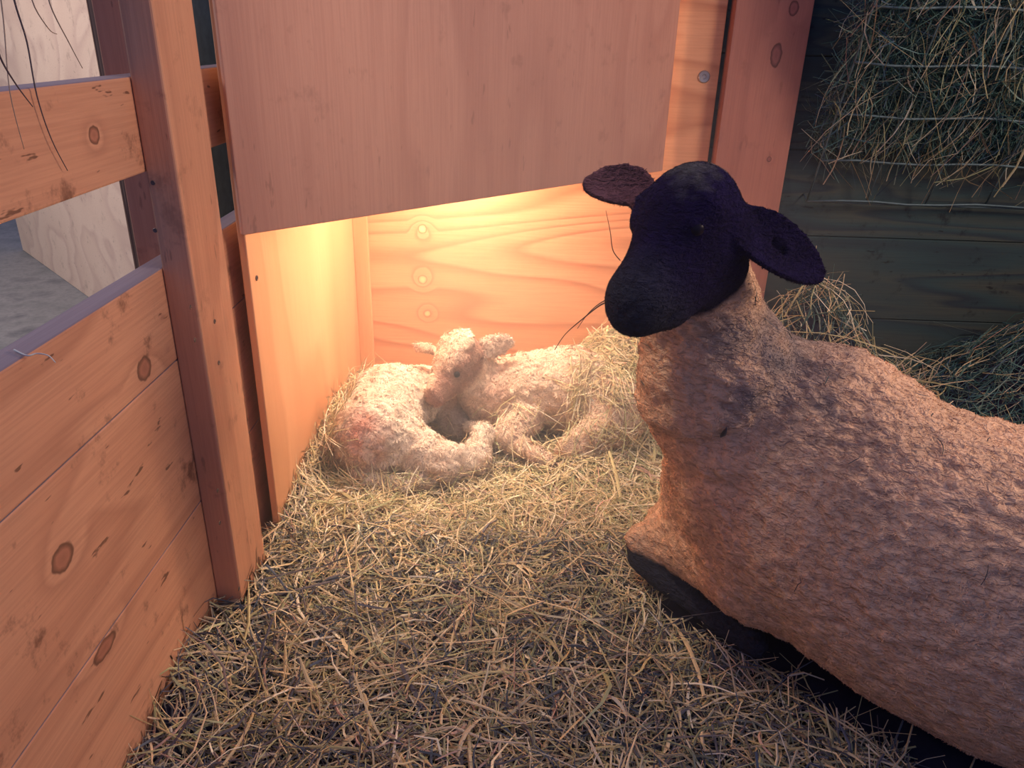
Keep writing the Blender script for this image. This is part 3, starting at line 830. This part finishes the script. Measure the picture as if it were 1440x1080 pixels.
def bedding():
    r = np.random.default_rng(11)
    parts = []
    # density higher in the near field
    def scatter(n, x0, x1, y0, y1, Lm, Wm, up, zlo, zhi, pal, pw, bend=0.12):
        x = r.uniform(x0, x1, n); y = r.uniform(y0, y1, n)
        z = hayh(x, y) + r.uniform(zlo, zhi, n)
        P = np.stack([x, y, z], 1); P = P[~inside_animals(P)]; n = len(P)
        a = r.uniform(0, 2 * np.pi, n)
        e = 0.02
        gx = (hayh(P[:, 0] + e, P[:, 1]) - hayh(P[:, 0] - e, P[:, 1])) / (2 * e); gy = (hayh(P[:, 0], P[:, 1] + e) - hayh(P[:, 0], P[:, 1] - e)) / (2 * e)
        D = np.stack([np.cos(a), np.sin(a), gx * np.cos(a) + gy * np.sin(a) + up * r.normal(size=n)], 1)
        L = Lm * np.exp(0.45 * r.normal(size=n)); W = Wm * np.exp(0.35 * r.normal(size=n))
        parts.append(strands(P, D, L, W, np.abs(bend * np.ones(n)), r, pal, pw))
    scatter(14500, -0.54, 0.62, 0.55, 1.40, 0.068, 0.0028, 0.34, -0.020, 0.010, STRAW2, SW2)
    scatter(4500, -0.54, 1.4, 0.22, 0.56, 0.075, 0.0030, 0.30, -0.02, 0.010, STRAW2, SW2)
    scatter(22000, -0.50, 0.60, 1.35, 2.21, 0.060, 0.0026, 0.30, -0.022, 0.010, STRAW, SW)
    scatter(2600, -0.54, 0.60, 0.60, 2.2, 0.12, 0.0024, 0.16, -0.004, 0.012, STRAW, SW, 0.14)
    scatter(700, -0.54, 0.50, 0.60, 2.1, 0.06, 0.0050, 0.18, -0.004, 0.010, STRAW, SW, 0.14)
    scatter(16000, 0.45, 1.90, 1.2, 2.21, 0.085, 0.0026, 0.30, -0.040, 0.012, GREEN, GW, 0.15)
    scatter(600, 0.5, 1.90, 1.3, 2.2, 0.16, 0.0026, 0.28, 0.0, 0.02, np.concatenate([STRAW * 0.8, GREEN]), np.concatenate([SW, GW]), 0.16)
    scatter(260, 0.66, 1.15, 1.9, 2.19, 0.15, 0.003, 0.4, 0.0, 0.04, STRAW, SW, 0.16)
    scatter(3000, 0.40, 1.6, 0.45, 0.9, 0.07, 0.0024, 0.3, -0.03, 0.006, STRAW, SW)
    # wisps lying on the right lamb's rump and a few on the sheep's back
    def drape(key, mask, n, Lm, Wm, pal, pw, off):
        V0, N0 = DRAPE[key]; ok = np.flatnonzero(mask(V0) & (N0[:, 2] > -0.1)); i = r.choice(ok, n)
        Nn = N0[i]; D = r.normal(size=(n, 3)); D -= Nn * (D * Nn).sum(1, keepdims=True)
        parts.append(strands(V0[i] + Nn * off, D, Lm * np.exp(0.4 * r.normal(size=n)), Wm * np.ones(n), 0.08 * np.ones(n), r, pal, pw))
    c = at(868, 555, Z=0.15)
    drape('lamb', lambda v: np.linalg.norm((v - c)[:, :2], axis=1) + 0.05 * noise3(v, 18, 5) < 0.10, 420, 0.07, 0.0024, STRAW, SW, 0.008)
    drape('lamb', lambda v: v[:, 2] < 0.12, 130, 0.08, 0.0024, STRAW, SW, 0.010)
    c1 = at(528, 612, Z=0.1)
    drape('lamb1', lambda v: (v[:, 0] < c1[0] - 0.072) & (v[:, 1] < c1[1] + 0.14), 110, 0.11, 0.0022, STRAW, SW, 0.010)
    drape('lamb1', lambda v: v[:, 2] < 0.05, 120, 0.07, 0.0022, STRAW, SW, 0.010)
    drape('sheep', lambda v: v[:, 2] > 0.25, 110, 0.022, 0.0014, GREEN * 0.5, GW, 0.006)
    V, F, Cc = merge(parts); V = clampx(V)
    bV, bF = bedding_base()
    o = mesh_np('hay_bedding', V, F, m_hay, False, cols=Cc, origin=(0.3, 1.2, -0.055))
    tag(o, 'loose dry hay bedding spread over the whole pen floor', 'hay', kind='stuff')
    bb = mesh_np('bedding_base', bV, bF, m_dark_base, True, o, origin=(0.3, 1.2, -0.055))
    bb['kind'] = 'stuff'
bedding()
def rackhay():
    r = np.random.default_rng(21); n = 14000
    x = r.uniform(0.78, 1.92, n); z = 0.74 + 0.50 * r.random(n)
    y = 2.21 - (z - 0.59) * 0.40 + r.uniform(0.0, 0.06, n); y = np.minimum(y, 2.225)
    D = np.stack([r.normal(size=n), 0.22 * r.normal(size=n) - 0.1, r.normal(size=n) * 1.0], 1)
    p1 = strands(np.stack([x, y, z], 1), D, 0.10 * np.exp(0.4 * r.normal(size=n)), 0.0024 * np.exp(0.3 * r.normal(size=n)), 0.15 * np.ones(n), r, GREEN, GW)
    n = 450
    x = r.uniform(0.76, 1.9, n); z = r.uniform(0.68, 1.2, n) ; y = 2.188 - (z - 0.59) * 0.40 + r.uniform(-0.012, 0.004, n)
    D = np.stack([0.6 * r.normal(size=n) + 0.25, 0.12 * r.normal(size=n), np.abs(r.normal(size=n)) + 0.3], 1)
    p2 = strands(np.stack([x, y, z], 1), D, 0.15 * np.exp(0.4 * r.normal(size=n)), 0.0026 * np.exp(0.3 * r.normal(size=n)), 0.12 * np.ones(n), r, STRAW * np.array([0.45, 0.5, 0.55]), SW)  # straw colours dimmed here for the shade in the rack
    V, F, Cc = merge([p1, p2]); V[:, 1] = np.minimum(V[:, 1], 2.234); V[:, 0] = np.clip(V[:, 0], 0.708, 1.957)
    o = mesh_np('rack_hay', V, F, m_hay, False, cols=Cc)
    tag(o, 'green hay, darkened for rack shade, packed inside the wire rack', 'hay', kind='stuff')
rackhay()

# ------------------------------------------------------------------ single stalks and bits
def stalk(name, pts, wd, col, label, cat, group=None):
    pts = [Vector(p) for p in pts]
    # smooth the path
    P = []
    for i in range(len(pts) - 1):
        p0, p1, p2, p3 = pts[max(i - 1, 0)], pts[i], pts[i + 1], pts[min(i + 2, len(pts) - 1)]
        for k in range(5):
            t = k / 5
            P.append(0.5 * ((2 * p1) + (p2 - p0) * t + (2 * p0 - 5 * p1 + 4 * p2 - p3) * t * t + (3 * p1 - p0 - 3 * p2 + p3) * t ** 3))
    P.append(pts[-1])
    n = len(P)
    V, F = tube_path(P, [wd * (1 - 0.6 * i / n) for i in range(n)], 5)
    o = mesh_np(name, np.array(V), F, m_hay, True, cols=np.tile(np.array(col), (len(V), 1)))
    return tag(o, label, cat, group)
DK = (0.10, 0.075, 0.08); ST = (0.66, 0.54, 0.34)
stalk('hay_stalk', [at(862, 424, Y=1.03), at(846, 428, Y=1.03), at(820, 448, Y=1.06), at(795, 470, Y=1.10), at(780, 492, Y=1.12)], 0.0013, DK, 'dark curved stalk hanging from the black sheep muzzle, the longer one', 'hay stalk', 'stalks in the sheep mouth')
stalk('hay_stalk', [at(862, 425, Y=1.03), at(848, 424, Y=1.02), at(828, 440, Y=1.03), at(812, 462, Y=1.04)], 0.0010, DK, 'short dark stalk just beside the long one at the sheep muzzle', 'hay stalk', 'stalks in the sheep mouth')
stalk('hay_stalk', [at(872, 366, Y=1.08), at(862, 352, Y=1.07), at(858, 325, Y=1.06), at(852, 296, Y=1.06)], 0.0008, DK, 'thin dark stalk rising along the left side of the sheep face', 'hay stalk', 'stalks in the sheep mouth')
for k, (pp_, wd) in enumerate([([(12, -60), (20, 0), (38, 60), (52, 135), (72, 195), (95, 240)], 0.0012), ([(40, -60), (45, 0), (68, 40), (80, 48)], 0.0009),
                               ([(-10, 40), (0, 80), (22, 118), (46, 150)], 0.0012), ([(62, -50), (70, 5), (98, 62), (116, 96)], 0.0010), ([(-5, -50), (5, 30), (14, 130), (34, 210)], 0.0008)]):
    stalk('hay_wisp', [at(x, y, X=-0.535 + 0.02 * (k % 3)) for x, y in pp_], wd, DK if k in (0, 2) else (0.35, 0.27, 0.2),
          ['long dark hay stem drooping over the upper fence board, reaching lowest', 'short thin stem at top left beside the post side', 'dark bent stem at the far left edge of the photo',
           'stem ending over the pale plywood, rightmost of the drooping wisps', 'faint thin stem at far left crossing the upper fence board'][k], 'hay stem', 'hay stems drooping at top left')
stalk('hay_wisp', [Vector(at(x, y, Z=0.6665)) for x, y in ((20, 492), (38, 500), (52, 497), (68, 500), (78, 510))], 0.0012, (0.6, 0.62, 0.6), 'pale curled bit of hay lying on the grey fence board top', 'hay stem')
for pp_, lb in (([(868, 1020), (880, 960), (884, 900), (902, 858)], 'long pale straw standing up in front of the sheep, lower right of the bedding'),
                ([(782, 950), (795, 890), (806, 850), (815, 842)], 'bent pale straw in the bedding left of the long upright one')):
    stalk('straw', [Vector(at(x, y, Z=0.012 + 0.012 * k)) for k, (x, y) in enumerate(pp_)], 0.0016, (0.8, 0.68, 0.48), lb, 'straw')
def proj(V):
    v = (V - CAM) @ MC
    return np.stack([720 + FOC * v[:, 0] / -v[:, 2], 540 - FOC * v[:, 1] / -v[:, 2]], 1)
def husk():
    V0, N0 = DRAPE['sheep']; p = proj(V0)
    f = ((CAM - V0) * N0).sum(1) > 0
    i = np.argmin(np.hypot(p[:, 0] - 1020, p[:, 1] - 604) + 1e4 * (~f)); c = V0[i]; n = N0[i]
    u = np.array([0.15, 0.1, 1.0]); u -= n * (n @ u); u /= np.linalg.norm(u); v = np.cross(n, u)
    V = []; F = []
    for k in range(9):
        t = k / 8; wdt = 0.0042 * math.sin(math.pi * (0.06 + 0.9 * t)) ; b = c + n * (0.006 + 0.003 * math.sin(math.pi * t)) + u * (t - 0.5) * 0.028
        V += [b - v * wdt, b + n * 0.0012, b + v * wdt, b - n * 0.0012]
    for k in range(8):
        for j in range(4): F.append([k * 4 + j, k * 4 + (j + 1) % 4, k * 4 + 4 + (j + 1) % 4, k * 4 + 4 + j])
    F += [[0, 1, 2, 3], [32, 33, 34, 35]]
    tag(mesh_np('leaf', np.array(V), F, m_hay, True, cols=np.tile([0.03, 0.03, 0.045], (len(V), 1))), 'small dark leaf stuck in the wool of the sheep shoulder', 'leaf')
husk()
# ------------------------------------------------------------------ added scattering volume that stands in for lens flare around the lambs
def veil():
    o = box('veil', -0.49, 0.95, 0.55, 2.15, 0.0, 1.15, None, bev=0)
    m = bpy.data.materials.new('flare_veil'); m.use_nodes = True; t = m.node_tree
    t.nodes.remove(t.nodes['Principled BSDF'])
    v = t.nodes.new('ShaderNodeVolumeScatter'); v.inputs['Color'].default_value = (1, 0.95, 0.9, 1)
    g = t.nodes.new('ShaderNodeNewGeometry')
    d = t.nodes.new('ShaderNodeVectorMath'); d.operation = 'DISTANCE'; d.inputs[1].default_value = (-0.02, 1.42, 0.38)
    mr = t.nodes.new('ShaderNodeMapRange'); mr.interpolation_type = 'SMOOTHSTEP'
    mr.inputs[1].default_value = 0.10; mr.inputs[2].default_value = 0.85; mr.inputs[3].default_value = 0.38; mr.inputs[4].default_value = 0.0
    t.links.new(g.outputs['Position'], d.inputs[0]); t.links.new(d.outputs['Value'], mr.inputs[0]); t.links.new(mr.outputs[0], v.inputs['Density'])
    v.inputs['Anisotropy'].default_value = 0.2
    t.links.new(v.outputs[0], t.nodes['Material Output'].inputs['Volume'])
    o.data.materials.append(m)
    tag(o, 'added scatter in place of lens flare, a thin haze in the air above the lambs', 'veil', kind='stuff')
veil()
